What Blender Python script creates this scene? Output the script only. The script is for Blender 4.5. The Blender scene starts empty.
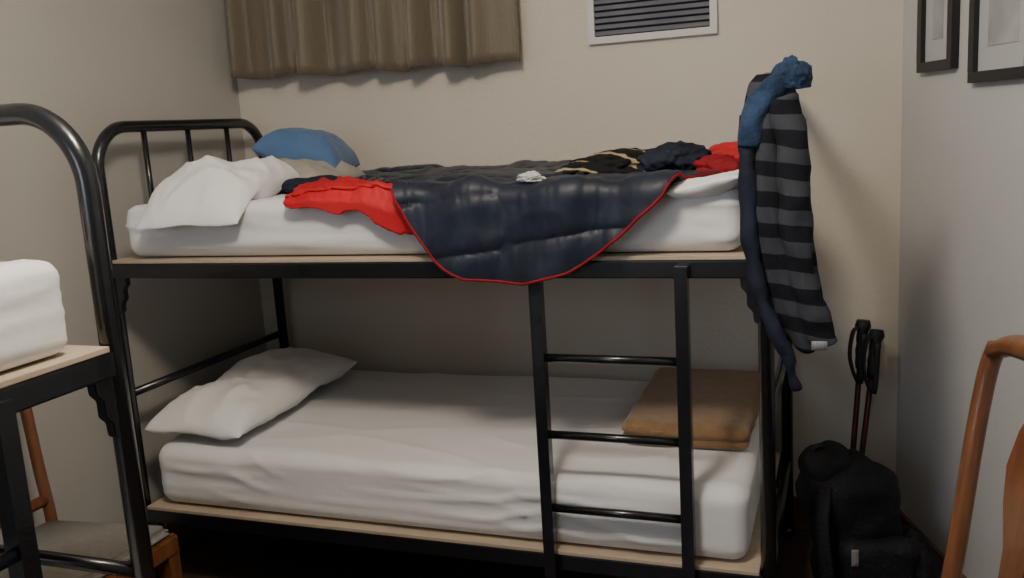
import bpy, bmesh, math, random
from mathutils import Vector, Matrix, noise
random.seed(3)
Z0=1.12; L=2.0; W=0.871; S=0.8211; AT=0.423; B=0.432
D=bpy.data; C=bpy.context
col=C.scene.collection

# ---------------------------------------------------------------- materials
def mat(name,c1,c2=None,rough=.6,scale=8,bump=0,bscale=60,metal=0,spec=.5,sheen=0,stretch=(1,1,1),coat=0):
    m=D.materials.new(name); m.use_nodes=True; nt=m.node_tree; N=nt.nodes; b=N['Principled BSDF']
    b.inputs['Roughness'].default_value=rough; b.inputs['Metallic'].default_value=metal
    b.inputs['Specular IOR Level'].default_value=spec
    b.inputs['Sheen Weight'].default_value=sheen; b.inputs['Coat Weight'].default_value=coat
    tc=N.new('ShaderNodeTexCoord'); mp=N.new('ShaderNodeMapping'); mp.inputs['Scale'].default_value=stretch
    nt.links.new(tc.outputs['Object'],mp.inputs['Vector'])
    no=N.new('ShaderNodeTexNoise'); no.inputs['Scale'].default_value=scale; no.inputs['Detail'].default_value=6
    nt.links.new(mp.outputs[0],no.inputs['Vector'])
    r=N.new('ShaderNodeValToRGB'); r.color_ramp.elements[0].position=.3; r.color_ramp.elements[1].position=.7
    r.color_ramp.elements[0].color=(*c1,1); r.color_ramp.elements[1].color=(*(c2 or c1),1)
    nt.links.new(no.outputs['Fac'],r.inputs[0]); nt.links.new(r.outputs[0],b.inputs['Base Color'])
    if bump:
        n2=N.new('ShaderNodeTexNoise'); n2.inputs['Scale'].default_value=bscale; n2.inputs['Detail'].default_value=4
        nt.links.new(mp.outputs[0],n2.inputs['Vector'])
        bp=N.new('ShaderNodeBump'); bp.inputs['Strength'].default_value=bump; bp.inputs['Distance'].default_value=.01
        nt.links.new(n2.outputs['Fac'],bp.inputs['Height']); nt.links.new(bp.outputs[0],b.inputs['Normal'])
    return m
def striped(name,cols,period,axis=(0,0,1),rough=.9,dist=.01,bump=.2):
    m=mat(name,cols[0],rough=rough,bump=bump,bscale=300,spec=.15); nt=m.node_tree; N=nt.nodes; b=N['Principled BSDF']
    tc=N['Texture Coordinate'] if 'Texture Coordinate' in N else N.new('ShaderNodeTexCoord')
    nz=N.new('ShaderNodeTexNoise'); nz.inputs['Scale'].default_value=6
    nt.links.new(tc.outputs['Object'],nz.inputs['Vector'])
    dot=N.new('ShaderNodeVectorMath'); dot.operation='DOT_PRODUCT'; dot.inputs[1].default_value=axis
    nt.links.new(tc.outputs['Object'],dot.inputs[0])
    ma=N.new('ShaderNodeMath'); ma.operation='MULTIPLY_ADD'; ma.inputs[1].default_value=dist*4
    nt.links.new(nz.outputs['Fac'],ma.inputs[0]); nt.links.new(dot.outputs['Value'],ma.inputs[2])
    dv=N.new('ShaderNodeMath'); dv.operation='DIVIDE'; dv.inputs[1].default_value=period
    nt.links.new(ma.outputs[0],dv.inputs[0])
    fr=N.new('ShaderNodeMath'); fr.operation='FRACT'; nt.links.new(dv.outputs[0],fr.inputs[0])
    r=N.new('ShaderNodeValToRGB'); r.color_ramp.interpolation='CONSTANT'
    e=r.color_ramp.elements
    while len(e)<len(cols): e.new(.5)
    for i,c in enumerate(cols): e[i].position=i/len(cols); e[i].color=(*c,1)
    nt.links.new(fr.outputs[0],r.inputs[0]); nt.links.new(r.outputs[0],b.inputs['Base Color'])
    return m
M=dict(
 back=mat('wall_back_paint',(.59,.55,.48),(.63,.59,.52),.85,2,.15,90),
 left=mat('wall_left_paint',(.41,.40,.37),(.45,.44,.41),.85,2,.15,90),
 right=mat('wall_right_paint',(.54,.545,.55),(.58,.585,.59),.85,2,.15,90),
 ceil=mat('ceiling_paint',(.60,.59,.57),(.63,.62,.60),.9,2,.1,90),
 floor=mat('floor_wood',(.05,.03,.02),(.08,.05,.035),.5,3,.1,40,stretch=(1,8,1)),
 base=mat('baseboard_wood',(.10,.05,.03),(.16,.08,.045),.5,4,stretch=(1,1,8)),
 metal=mat('black_enamel',(.005,.006,.008),(.008,.009,.012),.25,20,.05,120,spec=.6,coat=.3),
 ply=mat('plywood_board',(.42,.335,.245),(.52,.43,.325),.6,5,.1,60,stretch=(1,6,6)),
 sheet=mat('white_sheet',(.76,.76,.78),(.82,.82,.83),.85,3,.12,35,sheen=.2,spec=.2),
 pill=mat('white_pillowcase',(.79,.79,.80),(.85,.85,.85),.85,3,.15,25,sheen=.2,spec=.2),
 beige=mat('beige_pillowcase',(.36,.34,.30),(.44,.42,.38),.85,3,.2,30,spec=.2),
 blue=mat('blue_fabric',(.07,.14,.28),(.10,.19,.35),.8,5,.2,40,sheen=.2,spec=.2),
 red=mat('red_nylon',(.46,.012,.02),(.58,.02,.03),.6,6,.25,30,spec=.3),
 dred=mat('dark_red_binding',(.20,.008,.014),(.27,.012,.02),.7,6,spec=.2),
 nylon=mat('black_nylon',(.007,.011,.022),(.012,.019,.038),.48,6,.12,45,spec=.36,sheen=.08),
 curt=mat('taupe_curtain',(.110,.090,.058),(.160,.132,.088),.55,3,.3,200,sheen=.3,stretch=(1,1,.2)),
 ventw=mat('vent_frame_white',(.58,.57,.57),None,.5),
 ventd=mat('vent_louvre_grey',(.15,.16,.19),(.19,.20,.23),.5),
 ventk=mat('vent_dark',(.03,.03,.035),None,.9),
 wool=mat('brown_wool',(.26,.15,.075),(.33,.20,.10),.95,30,.6,250,sheen=.4,spec=.1),
 wood=mat('chair_wood',(.12,.042,.017),(.21,.08,.03),.35,6,.1,40,stretch=(6,6,.8),coat=.3),
 uph=mat('seat_upholstery',(.10,.09,.07),(.14,.125,.10),.95,60,.6,300,sheen=.3),
 frame=mat('black_frame',(.012,.012,.014),None,.4),
 matt=mat('picture_mat',(.50,.52,.53),None,.7),
 art=mat('picture_print',(.28,.29,.30),(.46,.47,.48),.6,9),
 pack=mat('backpack_nylon',(.005,.005,.007),(.011,.011,.014),.7,10,.4,120,spec=.3),
 tag=mat('white_label',(.5,.5,.5),None,.7),
 gtag=mat('grey_reflective',(.22,.22,.23),None,.5),
 grip=mat('pole_grip',(.012,.012,.014),None,.6),
 shaft=mat('pole_shaft',(.03,.010,.008),(.10,.018,.014),.35,14,metal=.4,stretch=(1,1,.5)),
 navy=mat('navy_fabric',(.006,.009,.02),(.014,.020,.042),.75,8,.3,60,spec=.3),
 hood=mat('denim_blue_fleece',(.010,.020,.045),(.035,.070,.14),.9,18,.5,120,sheen=.1,spec=.1),
 tan=mat('tan_lump',(.40,.2,.1),(.5,.26,.14),.7,5),
 plate=mat('outlet_plastic',(.5,.48,.44),None,.4),
 olive=striped('olive_trousers_stripe',[(.012,.012,.012)]*5+[(.34,.28,.17)],.062,axis=(.35,.75,.3)),
 stripe=striped('hoodie_stripes',[(.011,.012,.017),(.050,.055,.068)],.072,axis=(.12,0,1)),
)
# ---------------------------------------------------------------- mesh helpers
def obj(name,me,parent=None,m=None,smooth=True):
    o=D.objects.new(name,me); col.objects.link(o)
    if m is not None: me.materials.append(m)
    if smooth:
        for p in me.polygons: p.use_smooth=True
    if parent: o.parent=parent
    return o
def empty(name,loc=(0,0,0),rz=0,sc=(1,1,1)):
    e=D.objects.new(name,None); e.location=loc; e.rotation_euler=(0,0,rz); e.empty_display_size=.1; e.scale=sc
    col.objects.link(e); return e
def frombm(name,bm,parent=None,m=None,smooth=True):
    me=D.meshes.new(name); bm.normal_update(); bm.to_mesh(me); bm.free(); return obj(name,me,parent,m,smooth)
def box(name,lo,hi,m,parent=None,bev=.003,mtx=None):
    bm=bmesh.new(); bmesh.ops.create_cube(bm,size=1)
    for v in bm.verts: v.co=Vector([lo[i]+(v.co[i]+.5)*(hi[i]-lo[i]) for i in range(3)])
    if bev: bmesh.ops.bevel(bm,geom=bm.edges[:],offset=bev,segments=2,profile=.6,affect='EDGES')
    if mtx: bm.transform(mtx)
    return frombm(name,bm,parent,m,False)
def fillet(pts,r,n=10):
    pts=[Vector(p) for p in pts]; out=[pts[0]]
    for i in range(1,len(pts)-1):
        a=(pts[i-1]-pts[i]).normalized(); b=(pts[i+1]-pts[i]).normalized()
        ang=a.angle(b); t=r/math.tan(ang/2); cen=pts[i]+(a+b).normalized()*(r/math.sin(ang/2))
        s=(pts[i]+a*t)-cen; e=(pts[i]+b*t)-cen; om=s.angle(e)
        for k in range(n+1):
            w=k/n; out.append(cen+s*(math.sin((1-w)*om)/math.sin(om))+e*(math.sin(w*om)/math.sin(om)))
    out.append(pts[-1]); return out
def sweep(name,pts,rad,m,parent=None,seg=14,smooth=True,cap=True,flat=1.0,rads=None,jit=None):
    pts=[Vector(p) for p in pts]; bm=bmesh.new(); rings=[]; up=None
    for i,p in enumerate(pts):
        t=(pts[min(i+1,len(pts)-1)]-pts[max(i-1,0)]).normalized()
        if up is None:
            up=Vector((0,0,1)) if abs(t.z)<.9 else Vector((0,1,0))
        s=t.cross(up)
        if s.length<1e-4: s=t.cross(Vector((1,0,0)))
        s.normalize(); up=s.cross(t).normalized()
        r=rads[i] if rads else rad; ring=[]
        for k in range(seg):
            a=2*math.pi*k/seg
            if seg==4: a+=math.pi/4
            off=s*math.cos(a)*r+up*math.sin(a)*r*flat
            q=p+off
            if jit: q=q+off.normalized()*jit(q)
            ring.append(bm.verts.new(q))
        rings.append(ring)
    for a,b in zip(rings,rings[1:]):
        for k in range(seg): bm.faces.new((a[k],a[(k+1)%seg],b[(k+1)%seg],b[k]))
    if cap: bm.faces.new(rings[0][::-1]); bm.faces.new(rings[-1])
    bmesh.ops.recalc_face_normals(bm,faces=bm.faces[:])
    return frombm(name,bm,parent,m,smooth and seg>4)
def rbox(name,size,r,sp,m,parent=None,disp=None,loc=(0,0,0),mtx=None):
    hx,hy,hz=[s/2 for s in size]; h=Vector((hx,hy,hz)); bm=bmesh.new()
    n=[max(2,int(s/sp)) for s in size]
    def face(ax,sg):
        a,b=[i for i in range(3) if i!=ax]; g=[]
        for i in range(n[a]+1):
            row=[]
            for j in range(n[b]+1):
                p=[0,0,0]; p[ax]=sg*h[ax]; p[a]=-h[a]+2*h[a]*i/n[a]; p[b]=-h[b]+2*h[b]*j/n[b]; row.append(bm.verts.new(p))
            g.append(row)
        for i in range(n[a]):
            for j in range(n[b]): bm.faces.new((g[i][j],g[i+1][j],g[i+1][j+1],g[i][j+1]))
    for ax in range(3):
        for sg in (-1,1): face(ax,sg)
    bmesh.ops.remove_doubles(bm,verts=bm.verts[:],dist=1e-5)
    for v in bm.verts:
        p=v.co.copy(); inn=Vector([max(-(h[i]-r),min(h[i]-r,p[i])) for i in range(3)]); d=p-inn
        nn=d.normalized() if d.length>1e-6 else Vector((0,0,1))
        q=inn+nn*r
        if disp: q=q+disp(q+Vector(loc),nn)
        v.co=q+Vector(loc)
    bmesh.ops.recalc_face_normals(bm,faces=bm.faces[:])
    if mtx: bm.transform(mtx)
    return frombm(name,bm,parent,m,True)
def fn(p,s,seed=0,oct=3):
    v=0;a=1
    for o in range(oct):
        v+=a*noise.noise(Vector((p[0]*s+seed*7.3,p[1]*s-seed*3.1,p[2]*s+seed)))
        s*=2.05;a*=.5
    return v
def ridge(p,s,seed=0): return 1-abs(noise.noise(Vector((p[0]*s+seed*7.3,p[1]*s-seed*3.1,p[2]*s+seed))))*2
def pillow(name,lx,ly,h,m,mtx,seed=1,wr=.012,parent=None,n=60,bend=None,bot=.6):
    bm=bmesh.new()
    for sg in (1,-1):
        g=[]
        for i in range(n+1):
            row=[]
            for j in range(n+1):
                u=-1+2*i/n; v=-1+2*j/n
                u=math.sin(u*math.pi/2); v=math.sin(v*math.pi/2)
                x=u*lx/2*(1-.06*(1-v*v)); y=v*ly/2*(1-.05*(1-u*u))
                cr=max(0,abs(u)+abs(v)-1.55)/.45
                x*=1-.05*cr; y*=1-.05*cr
                e=((1-u**4)*(1-v**4))
                t=max(0,e)**.5
                z=sg*h/2*t*(1 if sg>0 else bot)*(1-.25*max(u*u,v*v))
                p=Vector((x,y,z))
                w=fn((x,y,sg*.3),5,seed,4)*wr*1.5+ (ridge((x,y*.6,sg),5,seed)**2-.4)*wr+(ridge((x*.6,y,sg),11,seed+3)**3-.3)*wr*.5
                p.z+=sg*w*min(1,t*1.3)
                p.z+=fn((x,y,0),4,seed+5)*.010
                if bend: p=bend(p)
                row.append(bm.verts.new(p))
            g.append(row)
        for i in range(n):
            for j in range(n): bm.faces.new((g[i][j],g[i+1][j],g[i+1][j+1],g[i][j+1]))
    bmesh.ops.remove_doubles(bm,verts=bm.verts[:],dist=1e-4)
    bmesh.ops.recalc_face_normals(bm,faces=bm.faces[:]); bm.transform(mtx)
    return frombm(name,bm,parent,m,True)
def heap(name,loc,size,m,seed=0,parent=None,amp=.25,sub=5,rz=0,fold=7):
    bm=bmesh.new(); bmesh.ops.create_icosphere(bm,subdivisions=sub,radius=1)
    for v in bm.verts:
        p=v.co.copy(); k=1+amp*fn(p,1.1,seed,3)+amp*.35*(ridge(p,fold*.3,seed)**2-.4)+amp*.15*(ridge(p,fold*.6,seed+1)**2-.4)
        q=p*k
        if q.z<-.35: q.z=-.35+(q.z+.35)*.1
        q.z+=.38
        v.co=Vector((q.x*size[0]/2,q.y*size[1]/2,q.z*size[2]/1.35))
    bm.transform(Matrix.Translation(loc)@Matrix.Rotation(rz,4,'Z'))
    return frombm(name,bm,parent,m,True)
def cloth(name,f,nu,nv,m,parent=None,th=.006):
    bm=bmesh.new(); g=[[bm.verts.new(f(i/nu,j/nv)) for j in range(nv+1)] for i in range(nu+1)]
    for i in range(nu):
        for j in range(nv): bm.faces.new((g[i][j],g[i+1][j],g[i+1][j+1],g[i][j+1]))
    o=frombm(name,bm,parent,m,True)
    sd=o.modifiers.new('s','SOLIDIFY'); sd.thickness=th; sd.offset=0
    return o
def interp(x,tab):
    if x<=tab[0][0]: return tab[0][1]
    for (a,b),(c,d) in zip(tab,tab[1:]):
        if x<=c:
            t=(x-a)/(c-a); return b+(d-b)*t
    return tab[-1][1]
def lathe(name,prof,m,loc,parent=None,seg=32):
    bm=bmesh.new(); rings=[]
    for r,z in prof:
        rings.append([bm.verts.new((loc[0]+r*math.cos(2*math.pi*k/seg),loc[1]+r*math.sin(2*math.pi*k/seg),loc[2]+z)) for k in range(seg)])
    for a,b in zip(rings,rings[1:]):
        for k in range(seg): bm.faces.new((a[k],a[(k+1)%seg],b[(k+1)%seg],b[k]))
    bm.faces.new(rings[0]); bm.faces.new(rings[-1]); bmesh.ops.recalc_face_normals(bm,faces=bm.faces[:])
    return frombm(name,bm,parent,m,True)
def plate(name,outline,th,m,parent=None,mtx=None,bev=.003):
    bm=bmesh.new(); vs=[bm.verts.new((x,-th/2,z)) for x,z in outline]; f=bm.faces.new(vs)
    r=bmesh.ops.extrude_face_region(bm,geom=[f])
    for v in r['geom']:
        if isinstance(v,bmesh.types.BMVert): v.co.y+=th
    bmesh.ops.recalc_face_normals(bm,faces=bm.faces[:])
    if bev: bmesh.ops.bevel(bm,geom=[e for e in bm.edges],offset=bev,segments=2,affect='EDGES')
    if mtx: bm.transform(mtx)
    return frombm(name,bm,parent,m,False)
def smooth(pts,n=6):
    P=[Vector(p) for p in pts]; o=[]
    for i in range(len(P)-1):
        a=P[max(i-1,0)];b=P[i];c=P[i+1];d=P[min(i+2,len(P)-1)]
        for k in range(n):
            t=k/n; o.append(.5*((2*b)+(c-a)*t+(2*a-5*b+4*c-d)*t*t+(3*b-a-3*c+d)*t**3))
    o.append(P[-1]); return o

# ---------------------------------------------------------------- room
XL=-.13; YB=.93; XC=2.35; YR=-3.6; CH=2.62; AN=math.radians(19)
XR2=XC+(YB-YR)*math.tan(AN)
box('floor',(XL-.1,YR-.1,-.1),(XR2+.3,YB+.1,0),M['floor'],bev=0)
box('ceiling',(XL-.1,YR-.1,CH),(XR2+.3,YB+.1,CH+.1),M['ceil'],bev=0)
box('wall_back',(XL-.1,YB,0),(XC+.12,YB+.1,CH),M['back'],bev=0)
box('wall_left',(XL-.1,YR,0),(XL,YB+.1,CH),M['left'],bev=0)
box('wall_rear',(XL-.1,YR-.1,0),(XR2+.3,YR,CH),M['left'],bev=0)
Mr=Matrix.Translation((XC,YB,0))@Matrix.Rotation(AN,4,'Z')
Lw=(YB-YR)/math.cos(AN)
box('wall_right',(0,-Lw-.05,0),(.1,.03,CH),M['right'],bev=0,mtx=Mr)
box('baseboard_back',(XL+.001,YB-.015,0),(XC-.01,YB-.001,.12),M['base'],bev=.003)
box('baseboard_right',(-.015,-Lw+.05,0),(-.001,-.02,.12),M['base'],mtx=Mr)
box('baseboard_left',(XL+.001,YR+.01,0),(XL+.015,YB-.02,.12),M['base'])

# ---------------------------------------------------------------- bunk beds
def bunk(loc,rz,lad=(1.425,1.803)):
    e=empty('bunk_bed',loc,rz); m=M['metal']; R=.0195
    for nm,X in (('head_arch',0),('foot_arch',L)):
        sweep(nm,fillet([(X,0,0),(X,0,Z0+AT),(X,W,Z0+AT),(X,W,0)],.135,14),R,m,e)
        for z,t in ((Z0-.02,'upper'),(Z0-B,'middle'),(Z0-S-.02,'lower')):
            sweep('%s_crossbar_%s'%(nm,t),[(X,0,z),(X,W,z)],.014,m,e)
        for i in range(3):
            y=W*(i+1)/4
            if nm=='head_arch' : sweep('head_bar_%d'%i,[(X,y,Z0-.02),(X,y,Z0+AT)],.0095,m,e,seg=10)
        for y in (0,W): lathe('post_foot',[(.021,0),(.024,.004),(.024,.02),(.02,.03)],m,(X,y,0),e,16)
    for z in (Z0,Z0-S):
        for y in (0,W):
            box('side_rail',(.01,y-.016,z-.047),(L-.01,y+.016,z-.001),m,e,.004)
            for X,sg in ((0,1),(L,-1)):
                o=[(0.012,-.04),(.060,-.04),(.058,-.07),(.044,-.085),(.044,-.115),(.030,-.13),(.028,-.155),(.012,-.165)]
                o=[(X+sg*a,z+b) for a,b in o]
                if sg<0: o=o[::-1]
                plate('corner_bracket',o,.02,m,e,Matrix.Translation((0,y,0)),.002)
        for k in range(9):
            x=.15+k*.2125
            box('slat_support',(x-.02,.012,z-.03),(x+.02,W-.012,z-.003),m,e,.002)
        box('plywood_base',(.022,-.018,z),(L-.022,W-.02,z+.011),M['ply'],e,.002)
    for x in lad:
        sweep('ladder_rail',[(x,-.034,Z0-.012),(x,-.034,Z0-S-.06)],.0225,m,e,seg=4)
    for z in (-.255,-.467,-.676):
        sweep('ladder_rung',[(lad[0],-.034,Z0+z),(lad[1],-.034,Z0+z)],.0115,m,e,seg=12)
    return e
bunk((0,0,0),0)
b2=bunk((.94,-2.99,0),math.pi/2,(1.35,1.73))

def mattress(loc,rz,z,seed,front=.010,lx=1.89,T=.165,rise=0,r=.045):
    def dp(q,n):
        d=0
        if n.z<-.3: return Vector((0,0,0))
        if n.y<-.3:
            ph=fn((q.x*.8,0,q.z*1.5),2.2,seed,2)
            am=max(0,fn((q.x,0,q.z*2),1.8,seed+9,2)+.35)
            c=(1-abs(math.sin(q.z*42+5*ph+1.6*q.x)))**2
            d+=front*c*am
            d+=front*.5*(1-abs(math.sin(q.z*70-4*ph+2.4*q.x)))**3*am
        if n.z>.3: d+=.005*(ridge((q.x*.9,q.y*2.4,0),2.2,seed)**4)+.003*fn(q,3,seed)
        d+=.004*fn(q,2.2,seed+2,2)
        return n*d+Vector((0,0,rise*max(0,q.y)/W if n.z>-.1 else 0))
    o=rbox('mattress',(lx,W-.02,T),r,.010,M['sheet'],None,dp,(.06+lx/2,W/2-.010,z+.013+T/2))
    o.matrix_world=Matrix.Translation(loc)@Matrix.Rotation(rz,4,'Z'); return o
mattress((0,0,0),0,Z0,1,.006)
mattress((0,0,0),0,Z0-S,2,.012,T=.20,rise=.045)
mattress((.94,-2.99,0),math.pi/2,Z0,3,.005,1.87,r=.035)
mattress((.94,-2.99,0),math.pi/2,Z0-S,4,.006)

T=Matrix.Translation; Rt=Matrix.Rotation
ZT=Z0+.185; ZL=Z0-S+.222
def droop(p):
    k=max(0,-p.y-.03); p.z-=1.6*k*k+.28*k; return p
pillow('pillow',.355,.45,.15,M['pill'],T((.350,.135,ZT+.040))@Rt(.10,4,'Z'),1,.022,bend=droop)
pillow('pillow',.36,.34,.11,M['beige'],T((.40,.50,ZT+.040))@Rt(.10,4,'Y'),4,.012)
def fold(p):
    k=max(0,-p.y-.2); p.z-=.6*k*k; return p
pillow('pillow',.40,.76,.17,M['pill'],T((.225,.37,ZL+.078))@Rt(.06,4,'X')@Rt(-.03,4,'Z'),7,.012,bend=fold)
pillow('blue_cushion',.32,.30,.20,M['blue'],T((.37,.61,ZT+.10))@Rt(.2,4,'Z')@Rt(.30,4,'Y'),9,.008)

# sleeping bag ---------------------------------------------------------
H=[(.9,0),(1.04,.02),(1.10,.14),(1.16,.225),(1.24,.27),(1.40,.285),(1.52,.255),(1.60,.21),(1.69,.145),(1.77,.065),(1.84,-.04),(1.93,-.14)]
def bagpt(a,b):
    xl=.43+.62*b**1.1; xr=1.92
    x=xl+(xr-xl)*a
    h=interp(x,H)
    s=b*(.845+h); y=.84-s; z=ZT+.014
    p=(x,s,0)
    fo=.014*fn(p,3.2,3,3)+.010*(ridge((x*1.0+s*.5,s*.8,0),4,2)**2-.3)
    q=abs(((x*.12+s)/.15+.30*fn(p,1.5,4))%1-.5)*2
    fo+=.011*(1-q**6)-.004
    fo+=.0045*fn((x*2.6,s*.5,0),11,12,2)*(.4+q)
    rr=.035
    yf=-.018
    if y<yf:
        d=yf-y; arc=rr*math.pi/2
        if d<arc: an=d/rr; y2=yf-rr*math.sin(an); z2=z-rr*(1-math.cos(an)); n=Vector((0,-math.sin(an),math.cos(an)))
        else: y2=yf-rr; z2=z-rr-(d-arc); n=Vector((0,-1,0)); 
        fo2=max(-.010,fo*.9+.012*math.sin(x*26+s*7))
        return Vector((x+.01*fn(p,6,8),y2,z2))+n*(fo2+.006)
    return Vector((x,y,z+max(fo,-.010)+.014*(1-b)*max(0,fn((x,0,0),5,4))))
bag=cloth('sleeping_bag',bagpt,260,180,M['nylon'],None,.012)
pip=[bagpt(a/80,1)+Vector((0,-.004,0)) for a in range(81)]
sweep('piping_red',pip,.0045,M['dred'],bag,8)
def lin(a,b):
    x=.70+.40*a; xb=.56+.28*a
    xx=xb+(x-xb)*b+.02*fn((a,b,0),3,5)
    z=ZT+.012+.018*math.sin(a*math.pi)*(.4+.6*(1-b))+.018*fn((a*1.3,b,0),3,6,4)+.008*(ridge((a*1.5+b,b*.5,0),3,9)**2-.3)
    if b>.82:
        k=(b-.82)/.18
        dz=-k*(.02+.11*max(0,a-.30))
        return Vector((xx,-.005-.035*min(1,k*2),z+dz-(.03*k)))
    return Vector((xx,.26-.34*b,z))
cloth('red_lining',lin,90,90,M['red'],bag,.01)

# garments on top ----------------------------------------------------------
heap('dark_tshirt',(.58,.30,ZT),(.24,.18,.045),M['navy'],3,amp=.2)
heap('striped_trousers',(1.60,.27,ZT+.016),(.34,.32,.065),M['olive'],5,amp=.3,rz=.2)
heap('navy_pullover',(1.755,.21,ZT+.018),(.19,.24,.075),M['navy'],8,amp=.3)
heap('red_jersey',(1.89,.40,ZT+.01),(.18,.30,.075),M['red'],12,amp=.25,rz=.3)
heap('red_socks',(1.885,.13,ZT+.012),(.13,.09,.045),M['dred'],14,amp=.35)
heap('white_tissue',(1.425,-.008,ZT+.022),(.07,.045,.022),M['tag'],15,amp=.5)
pillow('folded_sheet',.20,.18,.05,M['pill'],T((1.865,.04,ZT+.0))@Rt(-.2,4,'Y'),22,.01)

# folded wool blanket: one thick folded block with a fold crease round its edge
def wooldisp(q,n):
    d=.006*fn(q,5,1)+.003*fn(q,14,2)
    if abs(n.z)<.7:
        cz=ZL+.047+.008*fn((q.x,q.y,0),4,3)
        d-=.012*math.exp(-((q.z-cz)/.006)**2)
    return n*d
rbox('folded_blanket',(.37,.56,.078),.030,.007,M['wool'],None,wooldisp,(1.75,.525,ZL+.010+.039),
     T((1.75,.525,ZL))@Rt(.03,4,'X')@T((-1.75,-.525,-ZL)))

# curtain -----------------------------------------------------------------
e=empty('curtain')
def cur(a,b):
    x=XL+.025+(1.13-XL-.03)*a+.012*math.sin(a*40+1)
    ph=a*2*math.pi*8.5+1.2*math.sin(a*9)+.7*math.sin(a*23)
    am=(.036+.016*math.sin(a*17+2))*(.6+.4*b)
    y=YB-.10+am*math.sin(ph)+.35*am*math.sin(2*ph+1+b)
    ztop=2.42; zb=Z0+.60-.035*a+.008*math.sin(ph*.5+1)
    return Vector((x+.3*am*math.cos(ph),y,ztop+(zb-ztop)*b))
cloth('cloth_panel',cur,420,20,M['curt'],e,.004)
sweep('rod',[(XL+.002,YB-.10,2.44),(1.16,YB-.10,2.44)],.012,M['frame'],e)
for x in (.05,1.1): box('rod_bracket',(x-.01,YB-.10,2.43),(x+.01,YB-.001,2.45),M['frame'],e)
def frame4(e,x0,x1,z0,z1,f,y0,y1,m,mt=None):
    box('frame_bottom',(x0,y0,z0),(x1,y1,z0+f),m,e,.002,mt); box('frame_top',(x0,y0,z1-f),(x1,y1,z1),m,e,.002,mt)
    box('frame_left',(x0,y0,z0+f),(x0+f,y1,z1-f),m,e,.0,mt); box('frame_right',(x1-f,y0,z0+f),(x1,y1,z1-f),m,e,.0,mt)
e=empty('window_1')
frame4(e,.05,1.0,1.85,2.37,.05,YB-.018,YB-.001,M['ventw'])
box('pane',(.10,YB-.008,1.90),(.95,YB-.002,2.32),M['ventk'],e,0)

# vent ---------------------------------------------------------------------
e=empty('wall_vent'); x0,x1,z0,z1=1.345,1.785,Z0+.61,Z0+.91; f=.024
frame4(e,x0,x1,z0,z1,f,YB-.02,YB-.001,M['ventw'])
box('backing',(x0+f,YB-.004,z0+f),(x1-f,YB-.001,z1-f),M['ventk'],e,0)
n=12
for i in range(n):
    z=z0+f+(i+.5)*(z1-z0-2*f)/n
    box('louvre_%d'%i,(x0+f,-.009,-.0015),(x1-f,.009,.0015),M['ventd'],e,0,T((0,YB-.012,z))@Rt(.85,4,'X'))

# pictures on right wall ------------------------------------------------------
def picture(yc,zc,w,h):
    e=empty('framed_picture'); mt=Mr@T((-.001,yc,zc))@Rt(-math.pi/2,4,'Z'); f=.028
    frame4(e,-w/2,w/2,-h/2,h/2,f,-.022,0,M['frame'],mt)
    box('mat_board',(-w/2+f,-.008,-h/2+f),(w/2-f,0,h/2-f),M['matt'],e,0,mt)
    box('print',(-w/2+f+.05,-.010,-h/2+f+.06),(w/2-f-.05,-.007,h/2-f-.06),M['art'],e,0,mt)
picture(-.265,Z0+.432+.17,.22,.34)
picture(-.62,Z0+.388+.17,.30,.34)
e=empty('wall_outlet')
for y in (.80,.87): box('plate',(XL,y-.028,Z0-.19),(XL+.009,y+.028,Z0-.12),M['plate'],e,.003)

# hoodie ---------------------------------------------------------------------
e=empty('striped_hoodie')
prof=[(.43,2.022,.025),(.41,2.022,.042),(.37,2.022,.054),(.31,2.024,.062),(.205,2.027,.066),(.075,2.035,.068),(-.055,2.055,.066),(-.14,2.077,.062),(-.185,2.090,.052)]
def body(a,b):
    z=.43+(-.185-.43)*b
    t=[(-p[0],p[1]) for p in prof]; w=[(-p[0],p[2]) for p in prof]
    cx=interp(-z,t)-.008; hw=interp(-z,w); th=2*math.pi*a
    k=1+.10*math.sin(3*th+z*5)+.09*math.sin(5*th-z*9)+.14*fn((math.cos(th),math.sin(th),z*3),1.6,4)
    zz=z+ .03*math.sin(th*2+1)*b
    return Vector((cx+hw*k*math.cos(th),-.012+hw*.95*k*math.sin(th),Z0+zz))
cloth('torso',body,90,70,M['stripe'],e,.006)
def jt(s): return lambda q: .008*fn(q,14,s)+.006*(ridge(q,18,s)-.4)
sp=[(2.040,-.05,Z0+.37),(2.064,-.065,Z0+.28),(2.070,-.075,Z0+.15),(2.076,-.075,Z0+.03),(2.098,-.07,Z0-.07),(2.125,-.065,Z0-.15),(2.135,-.06,Z0-.19)]
s1=smooth(sp); sweep('sleeve_right',s1,.04,M['stripe'],e,24,rads=[.037-.008*i/len(s1) for i in range(len(s1))],jit=jt(3))
s2=smooth([(1.975,-.05,Z0+.34),(1.970,-.065,Z0+.25),(1.972,-.075,Z0+.1),(1.985,-.08,Z0-.03),(2.020,-.09,Z0-.14),(2.055,-.09,Z0-.22),(2.072,-.075,Z0-.30)])
sweep('sleeve_left',s2,.03,M['navy'],e,24,rads=[.024-.012*i/len(s2) for i in range(len(s2))],jit=jt(6))
s3=smooth([(1.974,-.07,Z0+.27),(1.982,-.065,Z0+.32),(2.0,-.055,Z0+.37),(2.025,-.045,Z0+.405),(2.045,-.03,Z0+.42)])
sweep('collar',s3,.035,M['hood'],e,24,rads=[.014+.016*math.sin(math.pi*min(1,.2+.7*i/len(s3))) for i in range(len(s3))],jit=jt(8))
heap('hood',(2.06,-.02,Z0+.395),(.085,.085,.065),M['hood'],21,e,amp=.35,sub=5)
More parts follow.
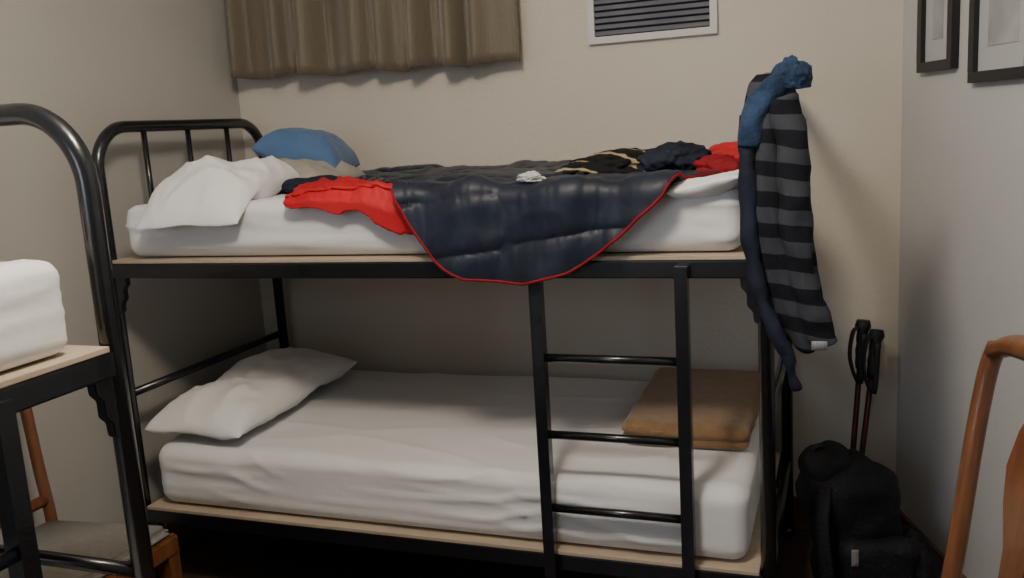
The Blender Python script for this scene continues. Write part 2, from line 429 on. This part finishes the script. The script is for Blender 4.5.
rbox('care_label',(.035,.003,.022),.0012,.01,M['gtag'],e,None,(2.125,-.10,Z0-.188))

# chairs ------------------------------------------------------------------
def chair(loc,rz,sc=(1,1,1)):
    e=empty('dining_chair',loc,rz,sc); w=M['wood']
    o=[(-.20,-.18),(.21,-.225),(.21,.225),(-.20,.18)]
    def slab(nm,off,z0,z1,m,bev):
        bm=bmesh.new(); c=[Vector((x*(1+off),y*(1+off),z0)) for x,y in o]
        vs=[bm.verts.new(v) for v in c]; f=bm.faces.new(vs); r=bmesh.ops.extrude_face_region(bm,geom=[f])
        for v in r['geom']:
            if isinstance(v,bmesh.types.BMVert): v.co.z=z1
        bmesh.ops.recalc_face_normals(bm,faces=bm.faces[:]); bmesh.ops.bevel(bm,geom=bm.edges[:],offset=bev,segments=4,affect='EDGES')
        frombm(nm,bm,e,m,bev>.01)
    slab('seat_frame',0,.39,.45,w,.008); slab('seat_cushion',-.03,.435,.48,M['uph'],.02)
    for s in (-1,1):
        sweep('front_leg',[(.185,s*.2,.42),(.188,s*.2,.2),(.195,s*.2,0)],.02,w,e,4,rads=[.030,.026,.020])
        st=smooth([(-.25,s*.175,0),(-.205,s*.178,.25),(-.195,s*.18,.45),(-.22,s*.187,.62),(-.250,s*.20,.80),(-.278,s*.212,.93),(-.290,s*.203,.985)],5)
        sweep('back_stile',st,.02,w,e,12,rads=[.018]*len(st),flat=.85)
        sweep('side_stretcher',[(-.21,s*.178,.17),(.19,s*.2,.17)],.012,w,e,10)
        sweep('side_apron',[(-.2,s*.18,.39),(.19,s*.2,.39)],.02,w,e,4)
    cr=smooth([(-.288,-.212,.968),(-.296,-.16,.993),(-.304,-.08,1.001),(-.306,0,1.010),(-.304,.08,1.001),(-.296,.16,.993),(-.288,.212,.968)],5)
    n=len(cr); sweep('crest_rail',cr,.03,w,e,14,rads=[.019+.019*math.sin(math.pi*i/(n-1))**.6 for i in range(n)],flat=.6)
    sweep('back_bottom_rail',[(-.205,-.18,.53),(-.205,.18,.53)],.018,w,e,8)
    half=[(.05,.53),(.045,.57),(.03,.62),(.035,.68),(.062,.75),(.075,.81),(.066,.87),(.045,.92),(.055,.97),(.07,1.0)]
    out=half+[(-a,b) for a,b in half[::-1]]
    bm=bmesh.new(); vs=[bm.verts.new((-.006,y,z)) for y,z in out]; f=bm.faces.new(vs); r=bmesh.ops.extrude_face_region(bm,geom=[f])
    for v in r['geom']:
        if isinstance(v,bmesh.types.BMVert): v.co.x=.006
    for v in bm.verts: v.co.x+=interp(v.co.z,[(.5,-.203),(.62,-.22),(.8,-.25),(.93,-.28),(1.02,-.302)])
    bmesh.ops.triangulate(bm,faces=[f for f in bm.faces if len(f.verts)>4])
    bmesh.ops.recalc_face_normals(bm,faces=bm.faces[:])
    frombm('back_splat',bm,e,w,False)
chair((.26,-.60,0),0,(1,1,.96))
chair((2.235,-.69,0),math.radians(199),(1,1,1.035))

# trekking poles ---------------------------------------------------------------
for dx,dz,dy in ((-.01,0,.02),(.030,-.025,-.03)):
    e=empty('trekking_pole'); a=Vector((2.19+dx*.3,.72+dy,0.002)); b=Vector((2.25+dx,.80+dy*.5,.79+dz)); d=(b-a)
    sweep('shaft',[a+d*.02,a+d*.85],.009,M['shaft'],e,12); sweep('tip',[a,a+d*.03],.004,M['grip'],e,8)
    sweep('basket',[a+d*.06,a+d*.07],.025,M['grip'],e,16)
    g=[a+d*(.80+.20*i/8) for i in range(9)]
    sweep('grip',g,.015,M['grip'],e,14,rads=[.013,.016,.0155,.018,.0155,.018,.017,.025,.020])
    sweep('wrist_strap',smooth([b-d*.03,b+Vector((-.03,-.03,-.03)),b+Vector((-.04,-.035,-.12)),b+Vector((-.01,-.03,-.20)),b-d*.05+Vector((.005,-.02,0))]),.010,M['grip'],e,6,flat=.3)
# backpack ---------------------------------------------------------------------
e=empty('backpack',(2.262,.42,0),.25)
rbox('main_compartment',(.25,.2,.46),.075,.014,M['pack'],e,lambda q,n:n*(.03*fn(q,5,1)+.015*(ridge(q,7,2)-.4)),(0.02,0,.235),Rt(-.28,4,'Y')@T((0.0,0,.01)))
rbox('top_lid',(.13,.16,.10),.045,.014,M['pack'],e,lambda q,n:n*(.02*fn(q,7,3)),(-.0,-.01,.47),Rt(-.28,4,'Y'))
rbox('front_pocket',(.2,.08,.22),.035,.014,M['pack'],e,lambda q,n:n*(.015*fn(q,7,5)),(-.02,-.12,.17),None)
heap('side_bulge',(.09,-.05,0.0),(.25,.20,.26),M['pack'],33,e,.3)
sweep('shoulder_strap',smooth([(-.16,-.1,.43),(-.18,-.15,.33),(-.17,-.17,.2),(-.13,-.14,.06)]),.02,M['pack'],e,12,flat=.35)
sweep('haul_loop',smooth([(-.16,0,.45),(-.17,0,.50),(-.14,0,.51),(-.11,0,.46)]),.008,M['pack'],e,8)
rbox('label',(.02,.003,.05),.001,.01,M['gtag'],e,None,(-.095,-.166,.25))

heap('tan_lump',(.80,-1.14,Z0+.180),(.12,.10,.045),M['tan'],40)  # small unidentified skin-toned item, modelled as a plain soft lump

# ceiling lamp ---------------------------------------------------------------
lx,ly=1.50,-1.15
e=empty('ceiling_lamp')
lathe('mount',[(.0,0),(.16,0),(.16,-.03),(.14,-.035),(.0,-.035)],M['ventw'],(lx,ly,CH),e)
def light(nm,typ,loc,en,colr,**k):
    l=D.lights.new(nm,typ); l.energy=en; l.color=colr
    for a,b in k.items(): setattr(l,a,b)
    o=D.objects.new(nm,l); o.location=loc; col.objects.link(o); return o
o=light('lamp_bulb','POINT',(lx,ly,CH-.22),72,(1,.88,.72),shadow_soft_size=.14); o.parent=e
o=light('window_daylight','AREA',(.75,YR+.1,1.6),21,(.68,.81,1),size=1.1); o.rotation_euler=(math.radians(90),0,math.radians(-15))
w=D.worlds.new('world'); C.scene.world=w; w.use_nodes=True
w.node_tree.nodes['Background'].inputs[0].default_value=(.5,.55,.65,1); w.node_tree.nodes['Background'].inputs[1].default_value=.03

# camera -----------------------------------------------------------------------
rx,ry,rz=.1784,-.06122,.3552
cy,sy=math.cos(rz),math.sin(rz)
f=Vector((-sy*math.cos(rx),cy*math.cos(rx),-math.sin(rx))); r=Vector((cy,sy,0)); u=r.cross(f)
r2=r*math.cos(ry)+u*math.sin(ry); u2=-r*math.sin(ry)+u*math.cos(ry)
cam=D.cameras.new('camera'); co=D.objects.new('camera',cam); col.objects.link(co)
mw=Matrix((r2,u2,-f)).transposed().to_4x4(); mw.translation=(2.17,-2.222,Z0+.3496); co.matrix_world=mw
cam.sensor_width=36; cam.lens=901.5/1024*36; cam.clip_start=.05
C.scene.camera=co
